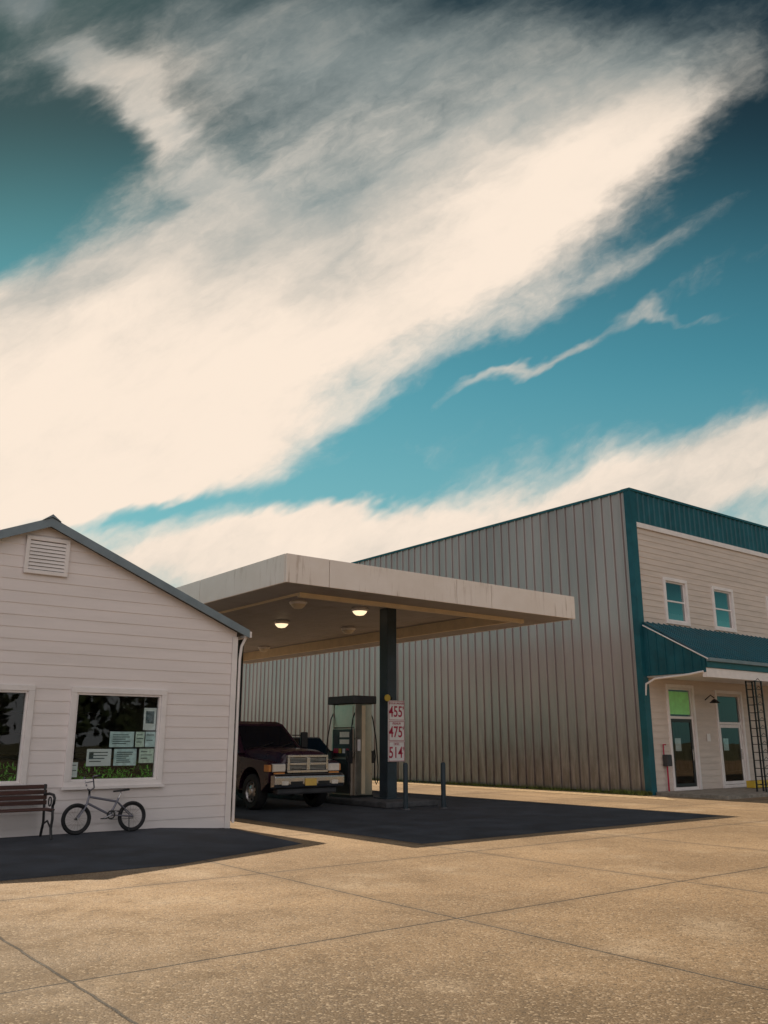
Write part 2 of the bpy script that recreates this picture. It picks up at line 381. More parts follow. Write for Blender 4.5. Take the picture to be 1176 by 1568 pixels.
D1=(24.75,26.1,.12,3.3); D2=(27.55,29.05,.12,3.2); U1=(25.1,26.25,5.5,6.85); U2=(28.0,29.15,5.5,6.85); U3=(31.7,32.9,5.5,6.85); L3=(31.5,33.4,.9,3.1)
holes=[D1,D2,U1,U2,U3,L3]
wallholes('front_wall',WX,XE,0,TOP-.06,FY+.0,FY+.18,holes,m_cream,MB)
clap('front_clapboards',lambda z:WX+.22,lambda z:XE,.1,8.48,.20,FY-.001,holes,m_cream,MB,lip=.022)
ribs('parapet_cladding',WX+.22,XE,.30,.035,8.66,TOP-.05,FY-.03,'X',m_teal,MB)
box('parapet_white_band',WX+.22,XE,FY-.075,FY-.031,8.49,8.655,m_trim,MB)
for i,U in enumerate((U1,U2,U3,L3)):
    x0,x1,z0,z1=U
    wframe('window_casing_%d'%i,x0-.11,x1+.11,z0-.11,z1+.11,FY-.07,FY-.002,.11,m_trim,MB)
    wframe('window_sash_%d'%i,x0,x1,z0,z1,FY+.0,FY+.06,.05,m_trim,MB)
    box('window_meeting_rail_%d'%i,x0+.05,x1-.05,FY+.005,FY+.055,(z0+z1)/2-.025,(z0+z1)/2+.025,m_trim,MB)
    mk('window_glass_%d'%i,[(x0,FY+.03,z0),(x1,FY+.03,z0),(x1,FY+.03,z1),(x0,FY+.03,z1)],[(0,1,2,3)],m_glassr,MB)
    if i<3: box('window_blind_%d'%i,x0+.05,x1-.05,FY+.10,FY+.11,z0,z0+.28,m_blind,MB)
for i,D in enumerate((D1,D2)):
    x0,x1,z0,z1=D
    wframe('door_casing_%d'%i,x0-.10,x1+.10,z0-.10,z1+.10,FY-.06,FY-.002,.10,m_trim,MB)
    wframe('door_frame_%d'%i,x0,x1,z0,z1,FY+.0,FY+.08,.07,m_trim,MB)
    tz=z1-.95 if i==0 else z1-1.0
    box('transom_bar_%d'%i,x0+.07,x1-.07,FY+.005,FY+.075,tz-.04,tz+.04,m_trim,MB)
    wframe('door_leaf_%d'%i,x0+.08,x1-.08,z0+.08,tz-.05,FY+.02,FY+.065,.10,m_black if i==0 else m_trim,MB)
    mk('door_glass_%d'%i,[(x0+.1,FY+.04,z0+.1),(x1-.1,FY+.04,z0+.1),(x1-.1,FY+.04,z1-.05),(x0+.1,FY+.04,z1-.05)],[(0,1,2,3)],m_glass,MB)
    tube('door_handle_%d'%i,[(x1-.2,FY-.02,1.0),(x1-.2,FY-.02,1.35)],.015,m_chrome,MB)
    box('door_poster_%d'%i,x0+.3,x0+.62,FY+.05,FY+.054,1.3,1.7,m_poster[i],MB)
box('transom_sign_panel',D1[0]+.12,D1[1]-.12,FY+.028,FY+.036,D1[3]-.85,D1[3]-.12,m_greenlit,MB)
box('door_notice',26.75,26.95,FY-.045,FY-.03,1.6,1.85,m_signw,MB)
ax0=WX+.14; N_=int((XE-ax0)/.3); V=[];F=[];pts=[]
for i in range(N_):
    a=ax0+i*.3; pts+=[(a,0),(a+.24,0),(a+.25,.035),(a+.28,.035),(a+.29,0)]
for t,o in pts: V+=[(t,FY-.05,5.33+o),(t,14.6,4.04+o)]
for i in range(len(pts)-1): F.append((2*i,2*i+2,2*i+3,2*i+1))
mk('awning_roof_sheet',V,F,m_teal,MB)
prismX('awning_end_panel',[(FY-.05,5.31),(14.62,4.02),(14.62,3.60),(FY-.05,3.60)],ax0-.03,ax0+.01,m_teal,MB)
for i in range(7):
    y=14.75+i*.3; box('awning_end_rib',ax0-.055,ax0-.031,y,y+.04,3.62,4.0+(y-14.6)*.58,m_teal,MB)
box('awning_fascia',ax0-.03,XE,14.56,14.60,3.74,4.03,m_teal,MB)
box('awning_gutter',ax0-.06,XE,14.46,14.559,3.92,4.02,m_rakemetal,MB)
box('awning_beam',ax0-.02,XE,14.60,14.75,3.46,3.73,m_trim,MB)
box('awning_soffit',ax0+.02,XE,14.76,FY-.06,3.56,3.60,m_trim,MB)
tube('awning_end_rod',[(ax0-.06,16.7,5.20),(ax0-.06,14.5,3.98)],.02,m_trim,MB)
tube('gutter_downspout',[(ax0-.05,14.7,3.62),(ax0-.05,15.2,3.56),(ax0-.04,16.4,3.50),(ax0-.08,16.72,3.35),(ax0-.12,16.75,3.0)],.035,m_trim,MB)
for x in (30.2,36,42): box('awning_post',x,x+.14,14.60,14.74,.1,3.46,m_trim,MB)
def lattice(x0,x1,y0,y1,z0,z1,nm):
    for x in (x0,x1):
        for y in (y0,y1): box(nm+'_leg',x-.02,x+.02,y-.02,y+.02,z0,z1,m_black,MB)
    z=z0+.2
    while z<z1:
        box(nm+'_rung',x0+.02,x1-.02,y0-.01,y0+.01,z,z+.02,m_black,MB); box(nm+'_rung',x0+.02,x1-.02,y1-.01,y1+.01,z,z+.02,m_black,MB)
        box(nm+'_rung',x0-.01,x0+.01,y0+.02,y1-.02,z,z+.02,m_black,MB)
        tube(nm+'_brace',[(x0,y0,z),((x0+x1)/2,y0-.01,z+.11),(x1,y0,z)],.008,m_black,MB); z+=.24
lattice(26.25,26.62,14.60,14.9,.1,3.46,'iron_trellis_post')
tube('wall_lamp_arm',[(26.85,FY-.03,2.95),(26.85,FY-.25,3.1),(26.85,FY-.38,3.0)],.018,m_black,MB)
lathe('wall_lamp_shade',[(.02,.12),(.06,.1),(.17,0),(.16,-.01)],(26.85,FY-.38,2.85),'Z',m_black,MB,20)
box('meter_box',24.18,24.42,FY-.22,FY-.03,.85,1.2,m_plastic,MB,bevel=.02); tube('meter_pipe',[(24.3,FY-.1,.1),(24.3,FY-.1,.85)],.025,m_red,MB)
tube('meter_conduit',[(24.2,FY-.08,1.2),(24.2,FY-.08,1.5),(24.35,FY-.06,1.5)],.02,m_red,MB)
box('planter',27.9,28.9,15.9,16.2,.12,.34,m_yellow,MB,bevel=.01)
box('shop_sidewalk',WX+.1,XE,14.3,FY-.1,-.05,.10,m_concrete_k,None,bevel=.015)
V=[];F=[]
for i in range(5200):
    y=random.choice((random.uniform(16.7,18.2),random.uniform(16.9,26),random.uniform(17,44))); x=WX-.07-abs(random.gauss(0,.16))
    if random.random()<.45 and math.sin(y*3.1)+math.sin(y*1.3)<0: continue
    h=random.uniform(.04,.17); a=random.random()*6.3; d=Vector((math.cos(a),math.sin(a),0)); b=Vector((x,y,.01)); w=Vector((-d.y,d.x,0))*.009
    o=len(V); V+=[b-w,b+w,b+d*h*.5+Vector((0,0,h))]; F.append((o,o+1,o+2))
mk('grass_tufts',V,F,m_grass)

# ------------------------------------------------------------------ gas station canopy
CP = root('gas_station_canopy',(14.1,24,0))
cx0,cx1,cy0,cy1=9.43,18.78,15.45,33.5; zb,zt=4.86,5.48
def panels(name, a0,a1,seams,fn):
    s=[a0]+seams+[a1]; L=[fn(p+.009,q-.009) for p,q in zip(s,s[1:])]; return boxes(name,L,m_fascia,CP,bevel=.004)
panels('front_fascia',cx0,cx1,[10.55,14.35,15.55],lambda p,q:(p,q,cy0,cy0+.05,zb,zt))
panels('west_fascia',cy0+.05,cy1,[19.5,24.2,28.9],lambda p,q:(cx0,cx0+.05,p,q,zb,zt))
panels('east_fascia',cy0+.05,cy1,[19.5,24.2,28.9],lambda p,q:(cx1-.05,cx1,p,q,zb,zt))
panels('north_fascia',cx0,cx1,[12,15],lambda p,q:(p,q,cy1,cy1+.05,zb,zt))
box('fascia_seam_backing',cx0+.055,cx1-.055,cy0+.052,cy0+.058,zb+.05,zt-.02,m_plastic,CP)
box('roof_deck',cx0+.06,cx1-.06,cy0+.06,cy1-.01,zt-.12,zt-.06,m_rakemetal,CP)
rw=1.0
boxes('soffit_ring',[(cx0+.06,cx1-.06,cy0+.06,cy0+rw,zb+.012,zb+.04),(cx0+.06,cx1-.06,cy1-rw,cy1-.01,zb+.012,zb+.04),(cx0+.06,cx0+rw,cy0+rw,cy1-rw,zb+.012,zb+.04),(cx1-rw,cx1-.06,cy0+rw,cy1-rw,zb+.012,zb+.04)],m_soffit,CP)
boxes('soffit_inner_lip',[(cx0+rw,cx1-rw,cy0+rw,cy0+rw+.10,zb-.09,5.16),(cx0+rw,cx1-rw,cy1-rw-.12,cy1-rw,zb-.09,5.16),(cx0+rw,cx0+rw+.10,cy0+rw+.10,cy1-rw-.12,zb-.02,5.16),(cx1-rw-.10,cx1-rw,cy0+rw+.10,cy1-rw-.12,zb-.02,5.16)],m_creamtrim,CP)
L=[];x=cx0+rw
while x<cx1-rw-.05:
    L.append((x+.006,min(x+.4,cx1-rw)-.006,cy0+rw,cy1-rw,5.15,5.17)); x+=.4
boxes('ceiling_panels',L,m_soffit,CP)
for i,(x,y) in enumerate(((14.75,18.7),(14.6,27.0))):
    box('column_%d'%i,x-.16,x+.16,y-.18,y+.18,.15,5.15,m_tealdk,CP,bevel=.015); box('column_base_plate_%d'%i,x-.26,x+.26,y-.28,y+.28,.15,.18,m_tealdk,CP)
m_bulb=emis('warm_lamp_glow',(1,.74,.46),1.4)
m_bulbdim=mat('unlit_lamp_lens',(.75,.65,.50),.4)
for i,(x,y,lit) in enumerate(((13.7,22.6,1),(14.0,19.0,1),(16.2,22.6,0),(17.0,29.3,0),(12.0,27.,0),(12,19,0))):
    lathe('lamp_housing_%d'%i,[(.0,.0),(.20,.0),(.24,-.05),(.21,-.10),(.20,-.10)],(x,y,5.15),'Z',m_trim,CP,24)
    lathe('lamp_lens_%d'%i,[(.0,-.22),(.11,-.20),(.17,-.15),(.20,-.101)],(x,y,5.15),'Z',m_bulb if lit else m_bulbdim,CP,24)

box('pump_island',13.75,15.45,17.5,29.5,0,.15,m_island,None,bevel=.04,seg=3)
def bollard(x,y):
    r=root('bollard',(x,y,0),True)
    lathe('post',[(0,1.1),(.03,1.095),(.055,1.07),(.06,1.04),(.06,0)],(0,0,0),'Z',m_tealdk,r,24)
    lathe('foot_collar',[(.06,.03),(.10,.03),(.11,.0)],(0,0,0),'Z',m_island,r,24)
bollard(13.93,16.98); bollard(14.98,16.78)

# fuel pump
def pump(x,y):
    P=root('fuel_pump',(x,y,.15),True)
    box('lower_cabinet',-.36,.36,-.48,.48,.06,1.02,m_alu,P,bevel=.015); box('plinth',-.38,.38,-.5,.5,0,.06,m_black,P)
    box('upper_cabinet',-.30,.30,-.48,.48,1.021,1.80,m_alu,P,bevel=.015)
    for s in (-1,1):
        a,b=(s*.362,s*.375) if s>0 else (-.375,-.362)
        box('lower_panel',a,b,-.44,.44,.10,.98,m_black,P)
        a,b=(.302,.325) if s>0 else (-.325,-.302)
        box('display_bezel',a,b,-.45,.45,1.05,1.77,m_black,P,bevel=.006)
        a,b=(.326,.333) if s>0 else (-.333,-.326)
        box('price_display',a,b,-.34,.10,1.56,1.70,m_lens,P); box('volume_display',a,b,-.34,.10,1.38,1.50,m_lens,P)
        box('keypad',a,b,.18,.36,1.36,1.62,m_plastic,P); box('card_label',a,b,.16,.38,1.14,1.26,m_red,P)
        for k in range(3): box('grade_button',a,b,-.34+k*.18,-.22+k*.18,1.14,1.26,(m_red,m_signw,m_yellow)[k],P)
        for yy in (-.44,.44):
            X=s*.36
            box('nozzle_boot',X-.05,X+.05,yy-.06,yy+.06,.88,1.2,m_black,P,bevel=.01)
            tube('nozzle',[(X+s*.03,yy,1.16),(X+s*.10,yy,1.22),(X+s*.13,yy,1.05),(X+s*.1,yy,.92)],.022,m_black,P)
            tube('hose',[(s*.2,yy*1.12,2.35),(s*.34,yy*1.18,2.05),(s*.44,yy*1.22,1.5),(s*.50,yy*1.25,.8),(s*.50,yy*1.22,.42),(s*.46,yy*1.2,.32),(s*.42,yy*1.15,.45),(s*.43,yy*1.1,.92)],.016,m_dark,P)
    boxes('side_column',[(-.28,.28,-.55,-.481,.06,2.44),(-.28,.28,.481,.55,.06,2.44)],m_alu,P,bevel=.01)
    boxes('side_column_stripe',[(-.06,.06,-.56,-.551,.1,2.40),(-.06,.06,.551,.56,.1,2.40)],m_creamtrim,P)
    box('end_label',-.20,-.10,-.557,-.551,1.2,1.5,m_signw,P)
    box('upper_sign_box',-.26,.26,-.48,.48,1.82,2.44,m_alu,P,bevel=.01)
    boxes('upper_sign_panel',[(-.272,-.262,-.42,.42,1.88,2.38),(.262,.272,-.42,.42,1.88,2.38)],m_alu,P)
    box('top_cap',-.40,.40,-.62,.62,2.442,2.66,m_plastic,P,bevel=.03,seg=3)
pump(14.45,19.95)

# price sign on the column
S=root('fuel_price_sign',(14.80,18.44,1.08))
box('back_panel',14.56,15.12,18.45,18.48,1.08,2.66,m_signw,S,bevel=.008)
for i,(lab,pr) in enumerate((('REGULAR UNLEADED','455'),('PREMIUM','475'),('DIESEL','514'))):
    zc=2.66-.5267*(i+.5)
    wframe('price_frame_%d'%i,14.575,15.105,zc-.25,zc+.25,18.442,18.449,.012,m_red,S)
    text('label_%d'%i,lab,14.84,18.447,zc+.185,.075 if i==0 else .09,m_red,S,.75)
    text('price_%d'%i,pr,14.81,18.447,zc-.04,.40,m_red,S,.78,.004)
    text('tenth_%d'%i,'9',15.065,18.447,zc+.06,.14,m_red,S,.8)
tube('bracket',[(14.7,18.5,2.6),(14.7,18.48,2.75)],.02,m_black,S)
lathe('round_badge',[(0,-.02),(.09,-.02),(.09,.02),(0,.02)],(14.52,18.44,2.72),'Y',m_yellow,S,24)

# ------------------------------------------------------------------ vehicles
def wheel(nm,x,y,r,w,P,s):
    lathe(nm+'_tyre',[(r*.58,-w/2+.02),(r*.62,-w/2),(r*.90,-w/2),(r*.97,-w/2+.03),(r,-w/2+.06),(r,w/2-.06),(r*.97,w/2-.03),(r*.90,w/2),(r*.62,w/2),(r*.58,w/2-.02)],(x,y,r),'X',m_dark,P)
    o=s*(w/2-.03)
    lathe(nm+'_rim',[(r*.60,o),(r*.56,o+s*.015),(r*.50,o-s*.03),(r*.40,o-s*.02),(r*.20,o+s*.01),(r*.17,o+s*.03),(0,o+s*.035)],(x,y,r),'X',m_steel,P,32)
    for k in range(8):
        a=k*math.pi/4; yy=y+math.cos(a)*r*.42; zz=r+math.sin(a)*r*.42
        lathe(nm+'_rim_hole',[(0,o+s*-.012),(r*.075,o+s*-.012),(r*.075,o-s*.03)],(x,yy,zz),'X',m_dark,P,10)
def arc(cy,cz,r,a0,a1,n=10): return [(cy+r*math.cos(math.radians(a0+(a1-a0)*i/n)),cz+r*math.sin(math.radians(a0+(a1-a0)*i/n))) for i in range(n+1)]
def pickup(loc):
    P=root('pickup_truck',loc,True)
    R=.42; wy=.98; wr=4.55
    prof=[(.12,.66)]+arc(wy,R+.04,.54,180+0,0,12)+[(wy+.54,.52),(wr-.54,.52)]+arc(wr,R+.04,.54,180,0,12)+[(5.75,.64),(5.80,.78),(5.80,1.32),(3.45,1.34),(1.75,1.32),(1.55,1.24),(.9,1.19),(.40,1.15),(.20,1.11),(.12,1.02)]
    prismX('body_sides',prof,-1.02,1.02,m_truck,P,bevel=.08,seg=5)
    V=[];rows=((.05,.50,1.27),(.08,.53,1.32),(.16,.56,1.36),(.40,.60,1.40),(1.0,.66,1.43),(1.78,.74,1.45))
    for (y,hw,z) in rows:
        V+=[(-hw-.20,y,1.08),(-hw-.09,y,z-.14),(-hw-.02,y,z-.05),(-hw+.10,y,z-.01),(-.25,y,z+.015),(.25,y,z+.015),(hw-.10,y,z-.01),(hw+.02,y,z-.05),(hw+.09,y,z-.14),(hw+.20,y,1.08)]
    n=10;F=[(i*n+j,i*n+j+1,i*n+j+n+1,i*n+j+n) for i in range(len(rows)-1) for j in range(n-1)]+[tuple(range(n)),tuple(range(5*n,6*n))]
    mk('hood',V,F,m_truck,P,bevel=.015,seg=2)
    b=[(-.96,1.62),(.96,1.62),(.96,3.42),(-.96,3.42)]; t=[(-.74,2.38),(.74,2.38),(.74,3.28),(-.74,3.28)]
    zb_,zt_=1.31,2.04
    V=[(x,y,zb_) for x,y in b]+[(x,y,zt_) for x,y in t]
    V+= [(-.62,2.52,2.11),(.62,2.52,2.11),(.62,3.15,2.11),(-.62,3.15,2.11)]
    F=[(0,1,5,4),(1,2,6,5),(2,3,7,6),(3,0,4,7),(4,5,9,8),(5,6,10,9),(6,7,11,10),(7,4,8,11),(8,9,10,11)]
    mk('cab',V,F,m_truck,P,bevel=.04,seg=3)
    def quad(nm,a,b_,c,d,u0,u1,v0,v1,off,m):
        a,b_,c,d=map(Vector,(a,b_,c,d)); n=(b_-a).cross(d-a).normalized()*off
        def pt(u,v): return (a*(1-u)+b_*u)*(1-v)+(d*(1-u)+c*u)*v+n
        mk(nm,[pt(u0,v0),pt(u1,v0),pt(u1,v1),pt(u0,v1)],[(0,1,2,3)],m,P)
    B=[(x,y,zb_) for x,y in b]; T=[(x,y,zt_) for x,y in t]
    quad('windshield',B[0],B[1],T[1],T[0],.06,.94,.08,.93,.006,m_carglass)
    quad('right_window',B[3],B[0],T[0],T[3],.12,.80,.10,.90,.006,m_carglass)
    quad('left_window',B[1],B[2],T[2],T[1],.20,.88,.10,.90,.006,m_carglass)
    quad('rear_window',B[2],B[3],T[3],T[2],.12,.88,.12,.9,.006,m_carglass)
    box('tonneau_cover',-.86,.86,3.62,5.68,1.341,1.365,m_black,P,bevel=.01)
    for s in (-1,1):
        X=s*1.021; a,b2=min(X,X+s*.006),max(X,X+s*.006)
        for y in (1.85,3.25,3.48): box('door_gap',a,b2,y,y+.012,.58,1.26,m_black,P)
        box('door_handle',min(X,X+s*.03),max(X,X+s*.03),3.0,3.16,1.10,1.14,m_black,P,bevel=.006)
        box('side_moulding',min(X,X+s*.015),max(X,X+s*.015),1.65,3.9,.74,.80,m_plastic,P,bevel=.005)
        box('mirror_arm',min(s*.90,s*1.12),max(s*.90,s*1.12),2.05,2.10,1.45,1.49,m_black,P)
        box('mirror_arm_upper',min(s*.85,s*1.12),max(s*.85,s*1.12),2.05,2.10,1.74,1.77,m_black,P)
        box('mirror',min(s*1.10,s*1.30),max(s*1.10,s*1.30),2.0,2.10,1.42,1.84,m_black,P,bevel=.03,seg=3)
        box('mirror_glass',min(s*1.12,s*1.28),max(s*1.12,s*1.28),2.101,2.105,1.45,1.81,m_chrome,P)
        hx0,hx1=(.61,.95) if s>0 else (-.95,-.61)
        box('headlight_bezel',hx0-.015,hx1+.015,.045,.14,.885,1.085,m_chrome,P,bevel=.015)
        box('headlight_lens',hx0,hx1,.02,.046,.90,1.07,m_lens,P,bevel=.02,seg=3)
        mx0,mx1=(.97,1.035) if s>0 else (-1.035,-.97)
        box('corner_marker',mx0,mx1,.08,.32,.90,1.06,m_amber,P,bevel=.015)
        box('turn_signal',hx0+.02,hx1-.02,.012,.04,.838,.88,m_amber,P,bevel=.008)
    wframe('grille_surround',-.58,.58,.87,1.28,-.02,.055,.06,m_chrome,P)
    box('grille_back',-.52,.52,.035,.08,.93,1.22,m_black,P)
    boxes('grille_crosshair',[(-.05,.05,-.03,.03,.931,1.219),(-.519,-.051,-.025,.03,1.04,1.105),(.051,.519,-.025,.03,1.04,1.105)],m_chrome,P,bevel=.008)
    zs=(.955,.985,1.015,1.13,1.16,1.19)
    boxes('grille_bars',[(-.515,-.052,-.005,.03,z,z+.011) for z in zs]+[(.052,.515,-.005,.03,z,z+.011) for z in zs],m_steel,P)
    prismX('front_bumper',[(-.10,.54),(-.14,.62),(-.14,.79),(-.10,.83),(.06,.83),(.06,.52)],-1.0,1.0,m_chrome,P,bevel=.03,seg=3)
    boxes('bumper_slots',[(-.55,-.22,-.147,-.10,.60,.68),(.22,.55,-.147,-.10,.60,.68)],m_black,P)
    box('bumper_step_pad',-.95,.95,-.112,.0,.832,.85,m_plastic,P)
    box('licence_plate',-.16,.16,-.162,-.148,.58,.74,m_plate,P)
    box('lower_valance',-.85,.85,-.02,.2,.38,.52,m_plastic,P,bevel=.04)
    boxes('fog_lamps',[(-.80,-.62,-.154,-.11,.60,.69),(.62,.80,-.154,-.11,.60,.69)],m_lens,P,bevel=.01)
    box('chassis',-.5,.5,.3,5.6,.40,.62,m_black,P)
    tube('axle',[(-.8,wy,R),(.8,wy,R)],.06,m_black,P); tube('rear_axle',[(-.8,wr,R),(.8,wr,R)],.07,m_black,P)
    lathe('differential',[(0,-.14),(.10,-.10),(.14,0),(.10,.10),(0,.14)],(.2,wy,R),'Y',m_black,P,20)
    box('rear_bumper',-.96,.96,5.81,5.98,.56,.76,m_chrome,P,bevel=.03)
    boxes('tail_lamps',[(-1.0,-.86,5.801,5.82,.9,1.25),(.86,1.0,5.801,5.82,.9,1.25)],m_red,P)
    tube('wiper',[(-.5,1.68,1.42),(.1,1.84,1.56)],.01,m_black,P); tube('wiper_b',[(.1,1.68,1.42),(.7,1.84,1.56)],.01,m_black,P)
    for nm,x,y,s in (('wheel_fr',-.87,wy,-1),('wheel_fl',.87,wy,1),('wheel_rr',-.87,wr,-1),('wheel_rl',.87,wr,1)): wheel(nm,x,y,R,.27,P,s)
pickup((11.92,18.25,.004))
def suv(loc):
    P=root('suv',loc,True); R=.36; wy=.9; wr=3.6
    prof=[(.08,.45)]+arc(wy,R+.02,.45,180,0,10)+[(wr-.45,.38)]+arc(wr,R+.02,.45,180,0,10)+[(4.55,.45),(4.6,.8),(4.55,1.1),(1.3,1.08),(.35,.98),(.08,.85)]
    prismX('body',prof,-.93,.93,m_suv,P,bevel=.07,seg=3)
    b=[(-.88,1.15),(.88,1.15),(.88,4.5),(-.88,4.5)]; t=[(-.70,1.95),(.70,1.95),(.70,4.2),(-.70,4.2)]
    V=[(x,y,1.06) for x,y in b]+[(x,y,1.74) for x,y in t]
    mk('greenhouse',V,[(0,1,5,4),(1,2,6,5),(2,3,7,6),(3,0,4,7),(4,5,6,7)],m_suv,P,bevel=.05,seg=3)
    mk('windshield',[(-.80,1.205,1.12),(.80,1.205,1.12),(.66,1.87,1.69),(-.66,1.87,1.69)],[(0,1,2,3)],m_carglass,P)
    for s in (-1,1):
        mk('side_window',[(s*.872,1.5,1.12),(s*.872,4.3,1.12),(s*.735,4.0,1.66),(s*.735,2.1,1.66)],[(0,1,2,3)],m_carglass,P)
        x0,x1=(.55,.88) if s>0 else (-.88,-.55)
        box('headlight',x0,x1,.05,.12,.68,.83,m_lens,P,bevel=.02)
        box('mirror',*((.93,1.1) if s>0 else (-1.1,-.93)),1.55,1.66,1.08,1.24,m_suv,P,bevel=.03)
    wframe('grille',-.5,.5,.62,.86,.03,.09,.03,m_chrome,P); box('grille_mesh',-.46,.46,.07,.1,.65,.83,m_black,P)
    box('front_bumper',-.9,.9,-.02,.1,.4,.6,m_suv,P,bevel=.04); box('plate',-.15,.15,-.03,-.021,.45,.56,m_signw,P)
    for nm,x,y,s in (('wheel_fr',-.8,wy,-1),('wheel_fl',.8,wy,1),('wheel_rr',-.8,wr,-1),('wheel_rl',.8,wr,1)): wheel(nm,x,y,R,.22,P,s)
suv((17.0,24.4,.006))

# ------------------------------------------------------------------ bicycle (BMX)
def bike(x,y,z):
    P=root('bicycle',(x,y,z),True); r=.25
    fw=(0,0,r); rw_=(.98,.02,r)
    for nm,c in (('front',fw),('rear',rw_)):
        pts=[(c[0]+.226*math.cos(a*math.pi/24),c[1],c[2]+.226*math.sin(a*math.pi/24)) for a in range(48)]
        tube(nm+'_tyre',pts,.027,m_dark,P,True)
        pts=[(c[0]+.194*math.cos(a*math.pi/24),c[1],c[2]+.194*math.sin(a*math.pi/24)) for a in range(48)]
        tube(nm+'_rim',pts,.010,m_black,P,True)
        for k in range(18):
            a=k*math.pi/9; tube(nm+'_spoke',[(c[0]+.02*math.cos(a+.8),c[1]+(.02 if k%2 else -.02),c[2]+.02*math.sin(a+.8)),(c[0]+.19*math.cos(a),c[1],c[2]+.19*math.sin(a))],.0018,m_alu,P,res=1)
        lathe(nm+'_hub',[(0,-.05),(.018,-.05),(.018,.05),(0,.05)],c,'Y',m_black,P,16)
        tube(nm+'_axle_pegs',[(c[0],c[1]-.09,c[2]),(c[0],c[1]+.09,c[2])],.012,m_chrome,P)
    bb=(.58,0,.29); hb=(.17,0,.50); st=(.72,0,.56)
    for nm,a,b in (('top_tube',(.20,0,.60),(.71,0,.50)),('down_tube',hb,bb),('seat_tube',bb,st),('head_tube',(.165,0,.48),(.21,0,.64))): tube(nm,[a,b],.019,m_bikegrey,P)
    for s in (-1,1):
        tube('fork_blade',[(.16,s*.04,.48),(.11,s*.05,.40),(0,s*.055,r)],.013,m_bikegrey,P)
        tube('chain_stay',[(.58,s*.03,.29),(.98,s*.055+.02,r)],.010,m_bikegrey,P); tube('seat_stay',[(.71,s*.02,.49),(.98,s*.055+.02,r)],.009,m_bikegrey,P)
        tube('handlebar',[(.20,s*.03,.70),(.22,s*.16,.74),(.17,s*.22,.92),(.20,s*.26,.93),(.24,s*.36,.925)],.012,m_bikegrey,P)
        tube('grip',[(.215,s*.27,.93),(.245,s*.38,.925)],.017,m_dark,P)
        a=math.radians(20 if s>0 else 200); tube('crank',[(.58,s*.06,.29),(.58+.16*math.cos(a),s*.07,.29+.16*math.sin(a))],.011,m_chrome,P)
        box('pedal',.58+.16*math.cos(a)-.045,.58+.16*math.cos(a)+.045,s*.07+(.01 if s>0 else -.10),s*.07+(.10 if s>0 else -.01),.29+.16*math.sin(a)-.01,.29+.16*math.sin(a)+.01,m_black,P)
    tube('bar_cross',[(.185,-.2,.84),(.185,.2,.84)],.009,m_bikegrey,P); tube('stem',[(.20,0,.62),(.20,0,.70),(.20,-.04,.71),(.20,.04,.71)],.018,m_black,P)
    tube('seat_post',[st,(.765,0,.66)],.013,m_chrome,P)
    V=[];sec=[(.62,.02,.675,.03),(.70,.035,.68,.035),(.80,.06,.69,.04),(.88,.075,.70,.04),(.90,.05,.70,.03)]
    for xx,w,zz,h in sec: V+=[(xx,-w,zz-h*.5),(xx,-w*.7,zz+h*.4),(xx,0,zz+h*.5),(xx,w*.7,zz+h*.4),(xx,w,zz-h*.5)]
    F=[(i*5+j,i*5+j+1,i*5+j+6,i*5+j+5) for i in range(4) for j in range(4)]+[(i*5+4,i*5,i*5+5,i*5+9) for i in range(4)]+[(0,1,2,3,4),(20,21,22,23,24)]
    mk('saddle',V,F,m_black,P,smooth=True)
    lathe('chainring',[(.05,.0),(.075,0),(.075,.006),(.05,.006)],(.58,-.05,.29),'Y',m_black,P,28)
    tube('chain',[(.58,-.047,.365),(.98,-.03,.285),(.98,-.03,.215),(.58,-.047,.215)],.005,m_black,P,True)
    tube('kickstand',[(.90,-.05,.24),(.86,-.17,.0)],.008,m_black,P)
    P.rotation_euler=(math.radians(-5),0,0)
bike(5.36,15.24,.088)

# ------------------------------------------------------------------ bench
B=root('park_bench',(4.1,15.1,.09),True)
hw=.76
boxes('seat_slats',[(-hw,hw,-.24+i*.085,-.175+i*.085,.43,.455) for i in range(5)],m_wood,B,bevel=.006)
L=[(-hw,hw,.20+i*.018,.222+i*.018,.50+i*.083,.565+i*.083) for i in range(4)]; boxes('back_slats',L,m_wood,B,bevel=.006)
for s in (-1,1):
    X=s*(hw-.03)
    tube('front_leg',[(X,-.22,.44),(X,-.25,.30),(X,-.21,.15),(X,-.27,.0)],.022,m_black,B)
    tube('rear_leg',[(X,.27,.82),(X,.22,.45),(X,.19,.22),(X,.28,.0)],.022,m_black,B)
    tube('seat_rail',[(X,-.24,.42),(X,.22,.42)],.02,m_black,B)
    tube('arm_rest',[(X,.24,.66),(X,.0,.68),(X,-.20,.67),(X,-.27,.62),(X,-.25,.54),(X,-.20,.50),(X,-.22,.44)],.022,m_black,B)
    tube('leg_scroll',[(X,-.2,.16),(X,0,.26),(X,.18,.2)],.014,m_black,B)
    tube('arm_scroll',[(X+.0,-.05+.07*math.cos(a*.52),.56+.07*math.sin(a*.52)) for a in range(12)],.011,m_black,B,True)

